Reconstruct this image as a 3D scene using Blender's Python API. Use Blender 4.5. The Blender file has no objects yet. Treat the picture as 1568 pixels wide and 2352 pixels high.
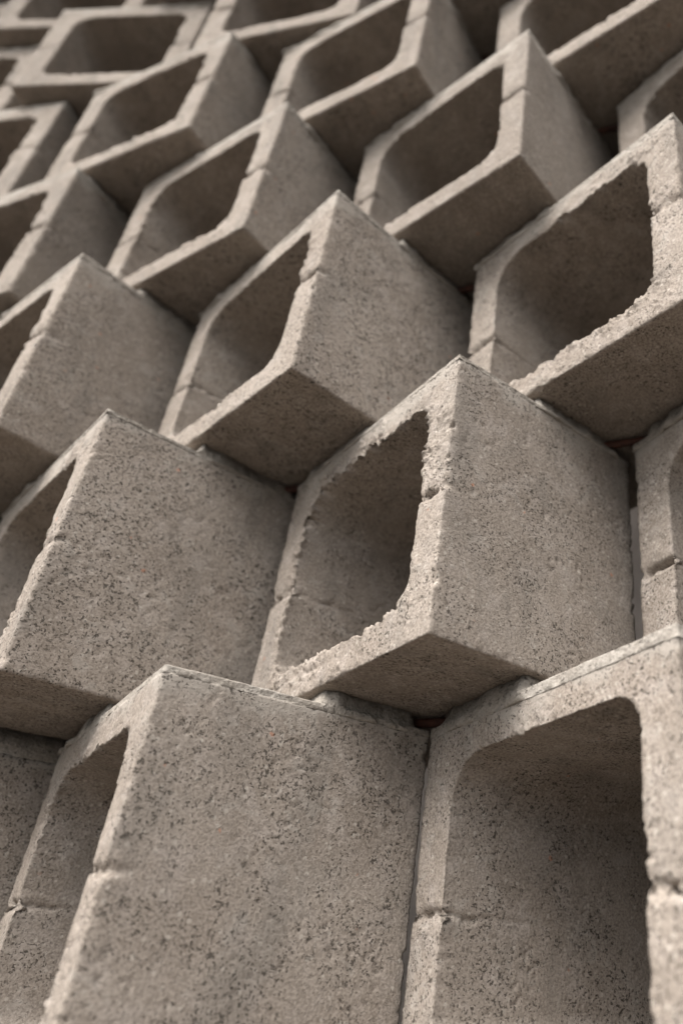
import bpy, math, random
import numpy as np
from mathutils import Matrix, Vector

scene = bpy.context.scene
S = 0.19                      # width of one block in metres

# ------------------------------------------------------------------ camera
cam_data = bpy.data.cameras.new("camera")
cam = bpy.data.objects.new("camera", cam_data)
scene.collection.objects.link(cam)
rx, rroll, rz = 2.1269, 0.0110, 0.2388
def camera_rotation(rx, ry, rz):
    Rz = Matrix.Rotation(rz, 3, 'Z'); Rx = Matrix.Rotation(rx, 3, 'X'); Rr = Matrix.Rotation(ry, 3, 'Z')
    return Rz @ Rx @ Rr
CAM = Vector((1.5714, -2.1478, 0.2514)) * S
CROT = camera_rotation(rx, rroll, rz)
cam.matrix_world = Matrix.Translation(CAM) @ CROT.to_4x4()
cam_data.sensor_fit = 'VERTICAL'
cam_data.sensor_height = 36.0
cam_data.sensor_width = 24.0
cam_data.lens = 36.0 * 1778.7 / 2352.0
cam_data.shift_x = -522.0 / 2352.0
cam_data.shift_y = 43.7 / 2352.0
cam_data.clip_start = 0.01
cam_data.clip_end = 500.0
cam_data.dof.use_dof = True
cam_data.dof.focus_distance = 2.12 * S
cam_data.dof.aperture_fstop = 4.3
cam_data.dof.aperture_blades = 9
scene.camera = cam

# ------------------------------------------------------------------ sky, sun, exposure
SUN_EL, SUN_AZ = math.radians(54), math.radians(203)      # azimuth clockwise from +Y
world = bpy.data.worlds.new("World")
scene.world = world
world.use_nodes = True
wn = world.node_tree
wn.nodes.clear()
sky = wn.nodes.new("ShaderNodeTexSky")
sky.sky_type = 'NISHITA'
sky.sun_disc = False
sky.sun_elevation = SUN_EL
sky.sun_rotation = SUN_AZ
sky.air_density = 1.0
sky.dust_density = 4.0
hsv = wn.nodes.new("ShaderNodeHueSaturation")
hsv.inputs["Saturation"].default_value = 0.04            # an overcast, nearly colourless sky
bg = wn.nodes.new("ShaderNodeBackground")
bg.inputs["Strength"].default_value = 0.10
wo = wn.nodes.new("ShaderNodeOutputWorld")
wn.links.new(sky.outputs[0], hsv.inputs["Color"])
wn.links.new(hsv.outputs[0], bg.inputs["Color"])
wn.links.new(bg.outputs[0], wo.inputs["Surface"])

sun_data = bpy.data.lights.new("sun", 'SUN')
sun_data.energy = 1.5
sun_data.angle = math.radians(45)
sun_data.color = (1.0, 0.945, 0.875)
sun = bpy.data.objects.new("sun", sun_data)
scene.collection.objects.link(sun)
to_sun = Vector((math.sin(SUN_AZ) * math.cos(SUN_EL), math.cos(SUN_AZ) * math.cos(SUN_EL), math.sin(SUN_EL)))
sun.rotation_euler = to_sun.to_track_quat('Z', 'Y').to_euler()
sun.location = (-2, -3, 4)

vs = scene.view_settings
vs.view_transform = 'Standard'
vs.look = 'None'
vs.exposure = 1.86
vs.gamma = 1.0
vs.use_curve_mapping = False
scene.cycles.max_bounces = 5
scene.cycles.diffuse_bounces = 1

# ------------------------------------------------------------------ noise
def _hash(ix, iy, iz, seed):
    h = (ix.astype(np.int64) * 374761393 + iy.astype(np.int64) * 668265263 + iz.astype(np.int64) * 2147483647 + seed * 1274126177) & 0xFFFFFFFF
    h = ((h ^ (h >> 13)) * 1274126177) & 0xFFFFFFFF
    h = ((h ^ (h >> 16)) * 2246822519) & 0xFFFFFFFF
    return ((h ^ (h >> 15)) & 0xFFFFFF) / float(0xFFFFFF)
def vnoise(P, freq, seed):
    """value noise in -1..1; P is (n,3) in metres, freq in cycles per metre"""
    Q = P * freq + seed * 17.31
    I = np.floor(Q); F = Q - I
    I = I.astype(np.int64)
    F = F * F * F * (F * (F * 6 - 15) + 10)
    out = 0.0
    for dx in (0, 1):
        wx = F[:, 0] if dx else 1 - F[:, 0]
        for dy in (0, 1):
            wy = F[:, 1] if dy else 1 - F[:, 1]
            for dz in (0, 1):
                wz = F[:, 2] if dz else 1 - F[:, 2]
                out = out + wx * wy * wz * _hash(I[:, 0] + dx, I[:, 1] + dy, I[:, 2] + dz, seed)
    return out * 2 - 1
def fbm(P, freq, seed, octv=3):
    a, s, t = 1.0, 0.0, 0.0
    for k in range(octv):
        s = s + a * vnoise(P, freq * 2.03 ** k, seed + k)
        t += a; a *= 0.55
    return s / t
def sstep(a, b, x):
    t = np.clip((x - a) / (b - a), 0, 1)
    return t * t * (3 - 2 * t)

# ------------------------------------------------------------------ materials
def nodes_of(name):
    m = bpy.data.materials.new(name)
    m.use_nodes = True
    nt = m.node_tree
    for n in list(nt.nodes):
        nt.nodes.remove(n)
    out = nt.nodes.new("ShaderNodeOutputMaterial")
    b = nt.nodes.new("ShaderNodeBsdfPrincipled")
    nt.links.new(b.outputs[0], out.inputs["Surface"])
    return m, nt, b
def N(nt, typ, **kw):
    n = nt.nodes.new(typ)
    for k, v in kw.items():
        if k in n.inputs.keys():
            n.inputs[k].default_value = v
        else:
            setattr(n, k, v)
    return n
def mixc(nt, fac, a, b, mode='MIX'):
    m = nt.nodes.new("ShaderNodeMix"); m.data_type = 'RGBA'; m.blend_type = mode
    m.clamp_factor = True
    for sock, v in ((m.inputs[0], fac), (m.inputs[6], a), (m.inputs[7], b)):
        if isinstance(v, (int, float)): sock.default_value = v
        elif isinstance(v, tuple): sock.default_value = (*v, 1)
        else: nt.links.new(v, sock)
    return m.outputs[2]
def ramp(nt, src, lo, hi, a=0.0, b=1.0):
    r = nt.nodes.new("ShaderNodeMapRange"); r.interpolation_type = 'SMOOTHSTEP'
    r.inputs[1].default_value = lo; r.inputs[2].default_value = hi
    r.inputs[3].default_value = a; r.inputs[4].default_value = b
    nt.links.new(src, r.inputs[0])
    return r.outputs[0]
def math_n(nt, op, a, b=None):
    m = nt.nodes.new("ShaderNodeMath"); m.operation = op
    for i, v in enumerate((a, b)):
        if v is None: continue
        if isinstance(v, (int, float)): m.inputs[i].default_value = v
        else: nt.links.new(v, m.inputs[i])
    return m.outputs[0]
def rand_coord(nt):
    tc = nt.nodes.new("ShaderNodeTexCoord"); oi = nt.nodes.new("ShaderNodeObjectInfo")
    add = nt.nodes.new("ShaderNodeVectorMath"); add.operation = 'ADD'
    mul = math_n(nt, 'MULTIPLY', oi.outputs["Random"], 7.0)
    nt.links.new(tc.outputs["Object"], add.inputs[0]); nt.links.new(mul, add.inputs[1])
    return add.outputs[0], oi.outputs["Random"]
def noise(nt, co, scale, detail=3.0, rough=0.55, dist=0.0):
    n = nt.nodes.new("ShaderNodeTexNoise")
    n.inputs["Scale"].default_value = scale; n.inputs["Detail"].default_value = detail
    n.inputs["Roughness"].default_value = rough; n.inputs["Distortion"].default_value = dist
    nt.links.new(co, n.inputs["Vector"])
    return n.outputs[0]
def voronoi(nt, co, scale, feature='F1', rnd=1.0):
    n = nt.nodes.new("ShaderNodeTexVoronoi"); n.feature = feature
    n.inputs["Scale"].default_value = scale; n.inputs["Randomness"].default_value = rnd
    nt.links.new(co, n.inputs["Vector"])
    return n

def concrete_material():
    m, nt, b = nodes_of("cast_concrete")
    co, rnd = rand_coord(nt)
    big = noise(nt, co, 16, 2); mid = noise(nt, co, 70, 3, 0.6); fine = noise(nt, co, 760, 2, 0.6)
    col = mixc(nt, ramp(nt, big, 0.36, 0.66), (0.230, 0.192, 0.160), (0.275, 0.234, 0.198))
    col = mixc(nt, ramp(nt, mid, 0.45, 0.72, 0, 0.6), col, (0.330, 0.287, 0.254))
    col = mixc(nt, ramp(nt, noise(nt, co, 24, 3, 0.6, 0.5), 0.52, 0.74, 0, 0.45), col, (0.188, 0.167, 0.146))
    tone = ramp(nt, rnd, 0, 1, 0.88, 1.09)
    hs = nt.nodes.new("ShaderNodeHueSaturation"); nt.links.new(tone, hs.inputs["Value"]); nt.links.new(col, hs.inputs["Color"])
    col = hs.outputs[0]
    # sand grains
    col = mixc(nt, ramp(nt, fine, 0.36, 0.64, 0.0, 1.0), mixc(nt, 0.26, col, (0.07, 0.058, 0.047)), mixc(nt, 0.13, col, (0.55, 0.50, 0.45)))
    g = voronoi(nt, co, 430)
    sep = nt.nodes.new("ShaderNodeSeparateColor"); nt.links.new(g.outputs["Color"], sep.inputs[0])
    grain = math_n(nt, 'MULTIPLY', ramp(nt, g.outputs["Distance"], 0.35, 0.55, 1, 0), ramp(nt, sep.outputs[0], 0.93, 0.95))
    col = mixc(nt, math_n(nt, 'MULTIPLY', grain, 0.45), col, (0.46, 0.42, 0.37))
    # crushed brick in the aggregate
    v2 = voronoi(nt, co, 170)
    sp2 = nt.nodes.new("ShaderNodeSeparateColor"); nt.links.new(v2.outputs["Color"], sp2.inputs[0])
    dist2 = math_n(nt, 'ADD', v2.outputs["Distance"], math_n(nt, 'MULTIPLY', fine, 0.3))
    chip = math_n(nt, 'MULTIPLY', ramp(nt, dist2, 0.34, 0.42, 1, 0), ramp(nt, sp2.outputs[2], 0.990, 0.992))
    col = mixc(nt, math_n(nt, 'MULTIPLY', chip, 0.55), col, (0.42, 0.19, 0.115))
    # smooth pale cement film in patches
    col = mixc(nt, ramp(nt, noise(nt, co, 62, 2, 0.5, 1.2), 0.60, 0.70, 0, 0.40), col, (0.345, 0.312, 0.276))
    # faint grey damp and dirt runs
    mp = nt.nodes.new("ShaderNodeMapping"); mp.inputs["Scale"].default_value = (1, 1, 0.22); nt.links.new(co, mp.inputs["Vector"])
    run = ramp(nt, noise(nt, mp.outputs[0], 42, 3, 0.6), 0.52, 0.72, 0, 0.38)
    col = mixc(nt, run, col, (0.150, 0.134, 0.118))
    # thin cement wash left below the mortar lip
    sx = nt.nodes.new("ShaderNodeSeparateXYZ"); tcz = nt.nodes.new("ShaderNodeTexCoord")
    nt.links.new(tcz.outputs["Object"], sx.inputs[0])
    zz = math_n(nt, 'ADD', sx.outputs[2], math_n(nt, 'MULTIPLY', math_n(nt, 'SUBTRACT', noise(nt, co, 45, 3), 0.5), 0.05))
    wash = ramp(nt, zz, 0.160, 0.172, 0, 0.72)
    col = mixc(nt, wash, col, (0.330, 0.298, 0.262))
    # open pores, where fines are missing; shade inside the pits, with some dirt, is painted dark
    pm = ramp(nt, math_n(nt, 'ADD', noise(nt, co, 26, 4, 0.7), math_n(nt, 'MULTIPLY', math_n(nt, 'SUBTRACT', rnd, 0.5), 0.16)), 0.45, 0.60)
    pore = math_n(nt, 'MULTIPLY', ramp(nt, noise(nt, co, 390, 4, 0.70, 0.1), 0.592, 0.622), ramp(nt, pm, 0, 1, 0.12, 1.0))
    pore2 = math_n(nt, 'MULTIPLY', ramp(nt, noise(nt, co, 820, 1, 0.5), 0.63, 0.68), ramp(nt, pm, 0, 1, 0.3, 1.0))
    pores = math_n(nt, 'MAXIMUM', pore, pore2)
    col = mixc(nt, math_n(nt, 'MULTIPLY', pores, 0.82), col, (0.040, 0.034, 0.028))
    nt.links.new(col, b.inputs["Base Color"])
    b.inputs["Roughness"].default_value = 0.93
    b.inputs["Specular IOR Level"].default_value = 0.18
    hgt = math_n(nt, 'SUBTRACT', math_n(nt, 'MULTIPLY', fine, 0.40), math_n(nt, 'MULTIPLY', pores, 1.5))
    bp = nt.nodes.new("ShaderNodeBump"); bp.inputs["Strength"].default_value = 0.7
    bp.inputs["Distance"].default_value = 0.0011
    nt.links.new(hgt, bp.inputs["Height"]); nt.links.new(bp.outputs[0], b.inputs["Normal"])
    return m
def mortar_material():
    m, nt, b = nodes_of("grey_mortar")
    co, rnd = rand_coord(nt)
    fine = noise(nt, co, 600, 3, 0.65)
    col = mixc(nt, ramp(nt, noise(nt, co, 34, 4, 0.6), 0.40, 0.66), (0.262, 0.232, 0.199), (0.352, 0.320, 0.283))
    col = mixc(nt, ramp(nt, fine, 0.38, 0.66), mixc(nt, 0.22, col, (0.07, 0.06, 0.05)), mixc(nt, 0.12, col, (0.5, 0.47, 0.43)))
    pit = ramp(nt, noise(nt, co, 330, 3, 0.6), 0.60, 0.66)
    col = mixc(nt, math_n(nt, 'MULTIPLY', pit, 0.35), col, (0.055, 0.047, 0.039))
    nt.links.new(col, b.inputs["Base Color"])
    b.inputs["Roughness"].default_value = 0.92
    b.inputs["Specular IOR Level"].default_value = 0.18
    hgt = math_n(nt, 'SUBTRACT', math_n(nt, 'ADD', math_n(nt, 'MULTIPLY', fine, 0.5), noise(nt, co, 150, 3)), math_n(nt, 'MULTIPLY', pit, 0.8))
    bp = nt.nodes.new("ShaderNodeBump"); bp.inputs["Strength"].default_value = 0.9; bp.inputs["Distance"].default_value = 0.0014
    nt.links.new(hgt, bp.inputs["Height"]); nt.links.new(bp.outputs[0], b.inputs["Normal"])
    return m
def rust_material():
    m, nt, b = nodes_of("rusty_steel")
    co, rnd = rand_coord(nt)
    col = mixc(nt, ramp(nt, noise(nt, co, 160, 4, 0.65), 0.35, 0.65), (0.034, 0.012, 0.008), (0.075, 0.026, 0.015))
    nt.links.new(col, b.inputs["Base Color"]); b.inputs["Roughness"].default_value = 0.8
    bp = nt.nodes.new("ShaderNodeBump"); bp.inputs["Strength"].default_value = 0.6; bp.inputs["Distance"].default_value = 0.0006
    nt.links.new(noise(nt, co, 700, 3), bp.inputs["Height"]); nt.links.new(bp.outputs[0], b.inputs["Normal"])
    return m
def plain_material(name, c1, c2, scale, rough=0.9):
    m, nt, b = nodes_of(name)
    tc = nt.nodes.new("ShaderNodeTexCoord")
    col = mixc(nt, ramp(nt, noise(nt, tc.outputs["Object"], scale, 5, 0.6), 0.35, 0.65), c1, c2)
    nt.links.new(col, b.inputs["Base Color"]); b.inputs["Roughness"].default_value = rough
    bp = nt.nodes.new("ShaderNodeBump"); bp.inputs["Strength"].default_value = 0.4; bp.inputs["Distance"].default_value = 0.01
    nt.links.new(noise(nt, tc.outputs["Object"], scale * 12, 4), bp.inputs["Height"]); nt.links.new(bp.outputs[0], b.inputs["Normal"])
    return m
CONCRETE, MORTAR, RUST = concrete_material(), mortar_material(), rust_material()
EARTH = plain_material("packed_earth", (0.026, 0.022, 0.017), (0.040, 0.033, 0.026), 1.5)
BOUNCE = plain_material("bounce_strip_brown", (0.115, 0.094, 0.076), (0.165, 0.138, 0.113), 3.0)
BLOCKER = plain_material("light_blocker_brown", (0.045, 0.037, 0.03), (0.07, 0.057, 0.046), 2.0)
SLIT_PALE = plain_material("slit_backing_pale", (0.36, 0.315, 0.285), (0.44, 0.39, 0.355), 2.0)

# ------------------------------------------------------------------ mesh helpers
def mesh_from(name, V, Q, mat, smooth=True):
    me = bpy.data.meshes.new(name)
    V = np.asarray(V, dtype=np.float32); Q = np.asarray(Q, dtype=np.int32)
    me.vertices.add(len(V)); me.vertices.foreach_set("co", V.ravel())
    me.loops.add(Q.size); me.loops.foreach_set("vertex_index", Q.ravel())
    me.polygons.add(len(Q)); me.polygons.foreach_set("loop_start", np.arange(0, Q.size, Q.shape[1], dtype=np.int32))
    me.update(calc_edges=True)
    me.polygons.foreach_set("use_smooth", np.full(len(Q), smooth))
    me.materials.append(mat)
    me.validate()
    return me
def link(name, data, parent=None):
    o = bpy.data.objects.new(name, data)
    scene.collection.objects.link(o)
    if parent is not None: o.parent = parent
    return o

# ------------------------------------------------------------------ block geometry (units: block widths, times S)
DEP, PITCH, COURSE, GAP = 0.7726, 1.2727, 0.9772, 0.0461
BODY = COURSE - GAP                           # block plus the pale mortar lip on top of it
HX, HY = DEP / 2 * S, 0.5 * S

def block_mesh(seed, step, lip=0.036, crumb=0.45, seam=1.0):
    """hollow block, hole along X, base at z = 0; step = grid size in metres"""
    rng = random.Random(seed)
    H = (BODY - lip) * S
    t_side, t_bot, t_top = 0.122 * S, 0.108 * S, (0.122 - lip) * S
    # outer loop samples (y, z), corners exact
    def seg(a, b):
        n = max(2, int(round(math.dist(a, b) / step)))
        k = np.arange(n)[:, None] / n
        return np.array(a) * (1 - k) + np.array(b) * k
    C = [(-HY, 0.0), (HY, 0.0), (HY, H), (-HY, H)]
    O = np.vstack([seg(C[i], C[(i + 1) % 4]) for i in range(4)])
    t_left = 0.142 * S                                      # the stile at the far side is a little thicker
    cen = np.array([(t_side - t_left) / 2, (t_bot + H - t_top) / 2])
    hw, hh = HY - (t_side + t_left) / 2, (H - t_top - t_bot) / 2
    # inner loop: rays from the centre to a rounded rectangle
    D = (O - cen) / np.array([HY, H / 2]); D = D * np.array([hw, hh])
    lo, hi = np.zeros(len(D)), np.full(len(D), 1.6)
    rad = {(-1, -1): 0.105, (1, -1): 0.085, (1, 1): 0.135, (-1, 1): 0.085}
    for _ in range(40):
        mid = (lo + hi) / 2
        P = D * mid[:, None]
        r = np.zeros(len(P))
        for (sy, sz), rv in rad.items():
            r[(np.sign(P[:, 0]) * sy >= 0) & (np.sign(P[:, 1]) * sz >= 0)] = rv * S
        qx, qy = np.abs(P[:, 0]) - hw + r, np.abs(P[:, 1]) - hh + r
        sd = np.hypot(np.maximum(qx, 0), np.maximum(qy, 0)) + np.minimum(np.maximum(qx, qy), 0) - r
        inside = sd < 0
        lo = np.where(inside, mid, lo); hi = np.where(inside, hi, mid)
    I = cen + D * lo[:, None]
    n = len(O)
    mx, mr = int(round(DEP * S / step)), max(5, int(round(t_side / step)))
    rows, kind, tt = [], [], []
    draft = 0.022 * S                                       # mould draft: the hole narrows towards the back
    def inner_at(f):                                        # f 0 front .. 1 back
        return cen + (I - cen) * (1 - draft * f / hw)
    for k in range(mx):                                     # outer skin front to back
        f = k / mx
        rows.append(np.column_stack([np.full(n, -HX + 2 * HX * f), O])); kind.append(0); tt.append(f)
    for k in range(mr):                                     # back face
        f = k / mr; Ib = inner_at(1.0)
        rows.append(np.column_stack([np.full(n, HX), O * (1 - f) + Ib * f])); kind.append(1); tt.append(f)
    for k in range(mx):                                     # hole back to front
        f = 1 - k / mx
        rows.append(np.column_stack([np.full(n, -HX + 2 * HX * f), inner_at(f)])); kind.append(2); tt.append(f)
    for k in range(mr):                                     # front face, hole to outer edge
        f = 1 - k / mr
        rows.append(np.column_stack([np.full(n, -HX), O * (1 - f) + I * f])); kind.append(3); tt.append(f)
    M = len(rows)
    P = np.vstack(rows)
    kind = np.repeat(np.array(kind), n); tt = np.repeat(np.array(tt), n)
    idx = np.arange(M * n).reshape(M, n)
    a = idx; b = np.roll(idx, -1, 1); c = np.roll(b, -1, 0); d = np.roll(idx, -1, 0)
    Q = np.stack([a, d, c, b], -1).reshape(-1, 4)
    # normals of the clean shape
    me = mesh_from("tmp", P, Q, CONCRETE); nv = np.empty(len(P) * 3, np.float32)
    me.vertex_normals.foreach_get("vector", nv); nv = nv.reshape(-1, 3).astype(float)
    bpy.data.meshes.remove(me)
    if (nv[0:n, 2][O[:, 1] > H * 0.99].mean() < 0):
        Q = Q[:, ::-1]; nv = -nv
    P0 = P.copy()
    Y, Z, X = P0[:, 1], P0[:, 2], P0[:, 0]
    zc = Z - H / 2
    front = X + HX                                           # distance from the open front face
    isF, isI, isO = kind == 3, kind == 2, kind == 0
    # 1 gentle unevenness + pits
    disp = 0.00045 * fbm(P0, 14, seed, 2)
    pitmask = sstep(-0.25, 0.35, fbm(P0, 40, seed + 11, 2))
    pn = fbm(P0, 330, seed + 21, 2)
    disp -= 0.0007 * sstep(0.42, 0.60, pn) * pitmask           # a few open pits
    # 2 torn open face
    rimd = np.where(isF, (1 - tt) * t_side, np.where(isI, front, 1.0))   # distance to the rim of the hole
    lump = fbm(P0, 120, seed + 31, 3)
    patch = sstep(-0.15, 0.45, vnoise(P0, 30, seed + 37))
    near_rim = 0.35 + 0.65 * np.exp(-rimd / 0.010)
    crumbs = 0.0011 * sstep(0.15, 0.5, fbm(P0, 380, seed + 33, 2)) + 0.0022 * sstep(0.15, 0.40, fbm(P0, 150, seed + 35, 3)) - 0.0014 * sstep(0.25, 0.5, fbm(P0, 240, seed + 36, 2))
    disp += isF * (0.0005 * lump + crumbs * crumb * near_rim * (0.15 + 0.85 * patch))
    P = P0 + nv * disp[:, None]
    # ragged rim of the hole (moves in the plane of the open face)
    rad_dir = np.column_stack([np.zeros(len(P0)), Y, Z - cen[1]])
    rad_dir /= np.linalg.norm(rad_dir, axis=1)[:, None] + 1e-9
    ring = P0.copy(); ring[:, 0] = 0
    rag = 0.75 * fbm(ring, 60, seed + 41, 3) + (0.9 * np.maximum(vnoise(ring, 230, seed + 45) - 0.15, 0) - 0.8 * np.maximum(vnoise(ring, 170, seed + 47) - 0.3, 0)) * 1.6 + 0.25 * vnoise(ring, 520, seed + 46)
    ragamp = (0.0007 + 0.0019 * sstep(-0.1, 0.5, vnoise(ring, 22, seed + 43))) * (0.55 + 0.6 * crumb)
    fall = np.where(isF | isI, np.exp(-rimd / 0.0035), 0)
    P += rad_dir * (rag * ragamp * fall)[:, None] * 1.5
    P[:, 0] += np.where(isF | isI, np.exp(-rimd / 0.004), 0) * np.abs(rag) * 0.0022 * patch
    # 3 worn and chipped outer edges
    q = np.sort(np.column_stack([HX - np.abs(X), HY - np.abs(Y), Z]), axis=1)
    d2 = q[:, 1]
    w = 0.00035 + 0.0007 * np.maximum(fbm(P0, 300, seed + 51, 2), -0.3) + 0.0022 * sstep(0.35, 0.7, fbm(P0, 110, seed + 53, 3))
    wear = w * np.exp(-(d2 / 0.0020) ** 2) * (~isI)
    dirc = -np.column_stack([np.sign(X) * (HX - np.abs(X) < 0.006), np.sign(Y) * (HY - np.abs(Y) < 0.006),
                             np.where(Z < 0.006, -1, 0)])
    P += dirc * wear[:, None]
    # 4 seam half way up the stiles
    for sgn in (-1, 1):
        amp = rng.uniform(0.0006, 0.0034) * seam; fade = rng.uniform(0.006, 0.016)
        z0 = rng.uniform(-0.05, 0.05) * S + 0.0030 * fbm(P0, 70, seed + 61 + sgn, 3)
        dz = zc - z0
        saw = np.where(dz > 0, np.exp(-dz / fade), np.exp(dz / 0.0016))
        crack = np.exp(-(dz / (0.0014 + 0.0014 * np.exp(-np.maximum(front, 0) / 0.008))) ** 2)
        side = sstep(0.30 * S, 0.36 * S, sgn * Y)
        br = np.maximum(0.7 + 1.1 * fbm(P0, 200, seed + 71, 3), 0.1)
        P[:, 0] += isF * side * (amp * 0.45 * saw + 0.0042 * seam * crack) * br
        edge_f = np.exp(-front / 0.0045)
        P[:, 1] -= sgn * side * (isO | isF) * np.where(isF, np.exp(-(HY - np.abs(Y)) / 0.006), edge_f) * (amp * saw + 0.0030 * crack) * br
        inn = isI * side * np.exp(-front / 0.028)
        P[:, 1] += sgn * inn * 0.0030 * crack * br
        P[:, 1] -= sgn * (isF | isI) * side * np.exp(-rimd / 0.007) * rng.uniform(-0.2, 0.9) * amp * np.where(dz > 0, 0, np.exp(dz / 0.02))
        gro = isO * side * np.exp(-front / rng.uniform(0.004, 0.016))
        P[:, 1] -= sgn * gro * 0.0009 * crack * br
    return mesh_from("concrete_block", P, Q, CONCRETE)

def mortar_mesh(seed, step, lip, uppers):
    """bed on top of a block: a pale lip flush with the block, rising where the course above sits on it.
    uppers: (centre x, centre y, angle) of the blocks above, in this block's own axes"""
    nx, ny = int(round(2 * HX / step)), int(round(2 * HY / step))
    gx, gy = np.linspace(-HX, HX, nx + 1), np.linspace(-HY, HY, ny + 1)
    X, Y = np.meshgrid(gx, gy, indexing='ij')
    P = np.column_stack([X.ravel(), Y.ravel(), np.zeros(X.size)])
    ed = np.minimum(HX - np.abs(P[:, 0]), HY - np.abs(P[:, 1]))
    cap = lip * S
    lumps = fbm(P, 70, seed + 3, 3)
    def covered(Q):                                         # metres inside the footprint of a block above
        di = np.full(len(Q), -1.0)
        for ux, uy, ua in uppers:
            dx, dy = Q[:, 0] - ux, Q[:, 1] - uy
            lx, ly = dx * math.cos(ua) + dy * math.sin(ua), -dx * math.sin(ua) + dy * math.cos(ua)
            di = np.maximum(di, np.minimum(HX - np.abs(lx), HY - np.abs(ly)))
        return di
    cov = covered(P)
    rise = sstep(-0.0015, 0.0025, cov + 0.003 * lumps - 0.0045) * sstep(-0.0005, 0.0045, ed + 0.0045 * fbm(P, 110, seed + 4, 3))
    for qx, qy in ((HX, -HY), (-HX, HY)):                   # open pocket at the side corners, the rod shows there
        rise = rise * sstep(0.007, 0.013, np.hypot(P[:, 0] - qx, P[:, 1] - qy) + 0.003 * lumps)
    P[:, 2] = cap + rise * (GAP * S + 0.0012) + (1 - rise) * (0.0005 * lumps) + rise * (1 - rise) * 0.004 * fbm(P, 300, seed + 6, 2) - 0.0012 * np.exp(-ed / 0.0012)
    n_top = len(P)
    id_top = np.arange(n_top).reshape(nx + 1, ny + 1)
    ring = np.concatenate([id_top[:-1, 0], id_top[-1, :-1], id_top[:0:-1, -1], id_top[0, :0:-1]])
    B = P[ring].copy()
    outw = np.column_stack([np.sign(B[:, 0]) * (HX - np.abs(B[:, 0]) < 1e-6), np.sign(B[:, 1]) * (HY - np.abs(B[:, 1]) < 1e-6), np.zeros(len(B))])
    Bf = B.copy(); Bf[:, 2] = 0
    smear = np.full(len(B), 0.0004)
    cB = sstep(-0.002, 0.004, covered(B)); bulge = cB * np.maximum(fbm(Bf, 75, seed + 15, 3) + 0.12, 0) * 0.0030
    layers = [ring]
    V = [P]; base = n_top
    prof = [(0.85, 0.0), (0.45, 0.0001), (0.0, 0.00015)]
    zt = B[:, 2]
    for f, out in prof:
        L = B.copy(); L[:, 2] = zt * f
        L += outw * (out + bulge + 0.0007 * fbm(L, 260, seed + 12, 3))[:, None]
        V.append(L); layers.append(np.arange(base, base + len(ring))); base += len(ring)
    for k, f in enumerate((0.5, 0.9, 1.0)):
        L = B.copy(); L[:, 2] = -smear * f
        L += outw * (0.0001 * (1 - f) + (0.0001 if k < 2 else -0.004) + bulge * (1 - f) + 0.0003 * fbm(L, 200, seed + 13, 2))[:, None]
        V.append(L); layers.append(np.arange(base, base + len(ring))); base += len(ring)
    Q = [np.stack([id_top[:-1, :-1], id_top[1:, :-1], id_top[1:, 1:], id_top[:-1, 1:]], -1).reshape(-1, 4)]
    for l0, l1 in zip(layers[:-1], layers[1:]):
        Q.append(np.stack([l1, np.roll(l1, -1), np.roll(l0, -1), l0], -1))
    me = mesh_from("mortar_bed", np.vstack(V), np.vstack(Q), MORTAR)
    return me

# ------------------------------------------------------------------ ground, and unseen slabs added to shape the light
def slab(name, x0, x1, y0, y1, z0, z1, mat):
    V = [(x, y, z) for x in (x0, x1) for y in (y0, y1) for z in (z0, z1)]
    Q = [(0, 1, 3, 2), (4, 6, 7, 5), (0, 4, 5, 1), (2, 3, 7, 6), (0, 2, 6, 4), (1, 5, 7, 3)]
    o = link(name, mesh_from(name, V, Q, mat, False)); o["kind"] = "structure"
    return o
GROUND_Z = -3 * COURSE * S
slab("ground", -60, 60, -60, 60, GROUND_Z - 0.3, GROUND_Z, EARTH)
slab("bounce_strip", -6, 6, -0.75, 0.46, GROUND_Z - 0.05, GROUND_Z + 0.004, BOUNCE)  # unseen strip added to bounce light up onto the lower courses
slab("rear_light_blocker", -6, 6, 0.462, 0.60, GROUND_Z, 2.6, BLOCKER)  # unseen dark screen, added to cut light entering the holes from behind
slab("added_slit_backing", -0.22, 0.235, 0.36, 0.46, GROUND_Z, 2.05, SLIT_PALE)  # made-up pale upright, added so the slits between blocks show pale
slab("sky_blocker", -6, 6, -0.60, 0.46, 2.05, 2.2, BLOCKER)  # unseen cover added to cut sky light on upper courses and behind

# ------------------------------------------------------------------ the screen wall
wall = link("screen_wall", None)
wall.location = (0, 0, GROUND_Z)
wall["label"] = "openwork wall of twisted hollow concrete blocks stacked in staggered courses"
wall["category"] = "wall"
wall["kind"] = "thing"
bpy.context.view_layer.update()

FIT = {   # (column, course): extra twist, offset x, offset y
 (0, 0): (0.0078, -0.0088, -0.0310),
 (1, 0): (-0.0122, -0.0085, 0.0009),
 (-0.5, 1): (-0.0020, -0.0220, -0.0077),
 (0.5, 1): (0.0028, -0.0178, 0.0317),
 (1.5, 1): (0.0220, 0.0030, 0.0030),
 (-1, 2): (0.0015, 0.0094, -0.0205),
 (0, 2): (0.0222, -0.0208, -0.0097),
 (1, 2): (-0.0320, 0.0132, -0.0101),
 (-1.5, 3): (-0.0434, -0.0076, 0.0149),
 (-0.5, 3): (-0.0069, 0.0177, 0.0179),
 (0.5, 3): (-0.0172, -0.0017, 0.0096),
 (-1, 4): (0.0820, 0.0224, -0.0118),
 (-2, 4): (0.0088, -0.0084, 0.0038),
 (-1.5, 5): (0.0, 0.0124, 0.0088),
}
def twist(c, r):
    q = r - 2
    t = 0.4230 + 0.0963 * c + -0.1049 * q + -0.0096 * q * q + 0.0227 * c * q
    return max(-0.19, min(0.75, t))
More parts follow.
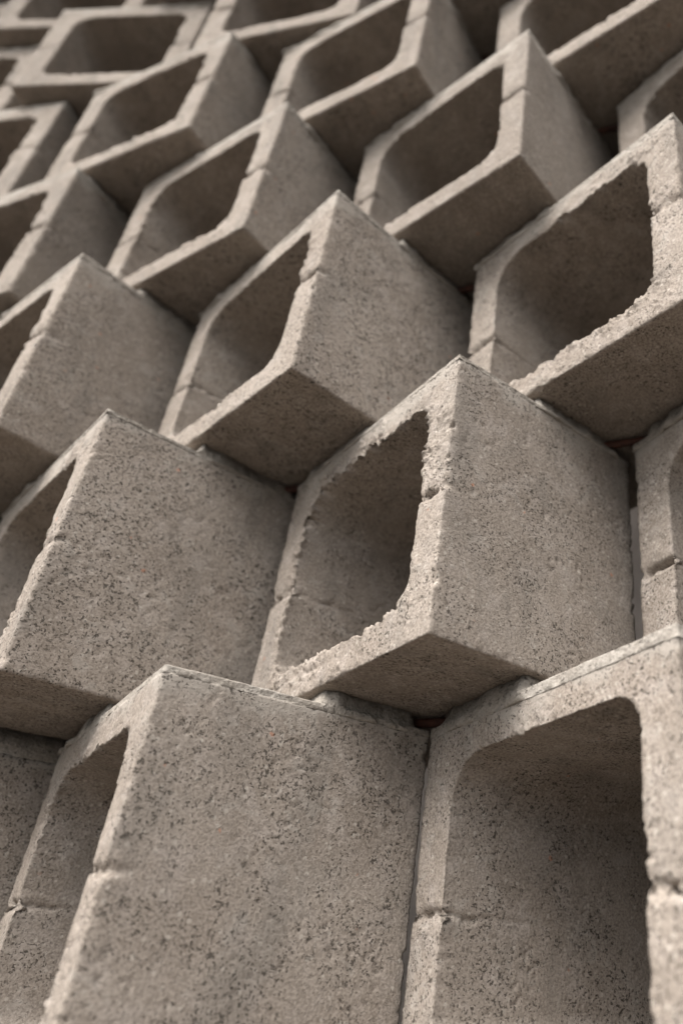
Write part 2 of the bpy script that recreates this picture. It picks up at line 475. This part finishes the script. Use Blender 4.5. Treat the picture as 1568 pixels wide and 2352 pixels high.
HERO = {(0, 0): 0.00120, (1, 0): 0.00120, (.5, 1): 0.00120, (-.5, 1): 0.0016, (0, 2): 0.0017, (1, 2): 0.0017,
        (1.5, 1): 0.0018, (-1, 2): 0.0020, (.5, 3): 0.0021, (-.5, 3): 0.0022}
LIP = {(0, 0): 0.024, (1, 0): 0.036, (.5, 1): 0.022, (-.5, 1): 0.020, (0, 2): 0.026}
shared = [block_mesh(900 + 7 * k, 0.0030, 0.036, 0.3 + 0.12 * k, (1.1, 0.5, 0.8, 0.35, 1.3)[k]) for k in range(5)]
rng = random.Random(5)
cells = []
for r in range(-3, 10):
    for j in range(-9, 8):
        c = j + (0.5 if r % 2 else 0.0)
        P = Vector((c * PITCH * S, 0, (r + 0.5) * COURSE * S))
        q = CROT.transposed() @ (P - CAM)
        keep = False
        if q.z < -0.05:
            u = 784 + 522.0 + 1778.7 * q.x / -q.z; v = 1176 + 43.7 - 1778.7 * q.y / -q.z
            m = 1778.7 * 1.0 * S / -q.z
            keep = -1.6 * m < u < 1568 + 1.6 * m and -1.3 * m < v < 2352 + 1.0 * m
        if r < 0: keep = -2.6 <= c <= 2.6
        if keep: cells.append((c, r))
pose = {}
for c, r in cells + [(c + d, r + 1) for c, r in cells for d in (-.5, .5)]:
    if (c, r) in pose: continue
    ex, ox, oy = FIT.get((c, r), (rng.uniform(-0.02, 0.02), rng.uniform(-0.01, 0.01), rng.uniform(-0.012, 0.012)))
    pose[(c, r)] = ((c * PITCH + ox) * S, oy * S, math.pi / 2 - (twist(c, r) + ex))
CRUMB = {(.5, 1): 1.5, (1.5, 1): 0.6, (0, 0): 0.6, (1, 2): 0.8, (0, 2): 0.5, (1, 0): 0.35}
SEAM = {(.5, 1): 1.0, (1.5, 1): 1.5, (1, 0): 1.3, (0, 2): 1.3, (-.5, 1): 0.5}
for i, (c, r) in enumerate(cells):
    x, y, a = pose[(c, r)]
    lip = LIP.get((c, r), 0.034) if (c, r) in HERO else 0.036
    bm_ = block_mesh(10 + 13 * i, HERO[(c, r)], lip, CRUMB.get((c, r), 0.45), SEAM.get((c, r), 1.0)) if (c, r) in HERO else shared[rng.randrange(5)]
    up = []
    for d in (-.5, .5):
        ux, uy, ua = pose[(c + d, r + 1)]
        dx, dy = ux - x, uy - y
        up.append((dx * math.cos(a) + dy * math.sin(a), -dx * math.sin(a) + dy * math.cos(a), ua - a))
    mm_ = mortar_mesh(11 + 13 * i, 0.0016 if (c, r) in HERO else 0.0035, lip, up)
    blk = link("concrete_block", bm_, wall)
    blk.location = (x, y, (r * COURSE + GAP) * S - GROUND_Z)
    blk.rotation_euler = (0, 0, a)
    bed = link("mortar_bed", mm_, blk)
    bed.location = (0, 0, (BODY - lip) * S)

# rusty reinforcing rods laid in the bed joints
def rod_mesh(length, rad, n=10, rings=90):
    V, Q = [], []
    for k in range(rings + 1):
        x = -length / 2 + length * k / rings
        for j in range(n):
            a = 2 * math.pi * j / n
            rr = rad * (1.0 + (0.10 if (k % 2) else 0.0))
            V.append((x, rr * math.cos(a), rr * math.sin(a)))
    for k in range(rings):
        for j in range(n):
            Q.append((k * n + j, k * n + (j + 1) % n, (k + 1) * n + (j + 1) % n, (k + 1) * n + j))
    return mesh_from("reinforcing_rod", V, Q, RUST)
rod = rod_mesh(3.2, 0.0026)
for r in range(-2, 10):
    o = link("reinforcing_rod", rod, wall)
    o.location = (-0.25, 0.003, (r * COURSE + GAP * 0.5) * S - GROUND_Z)
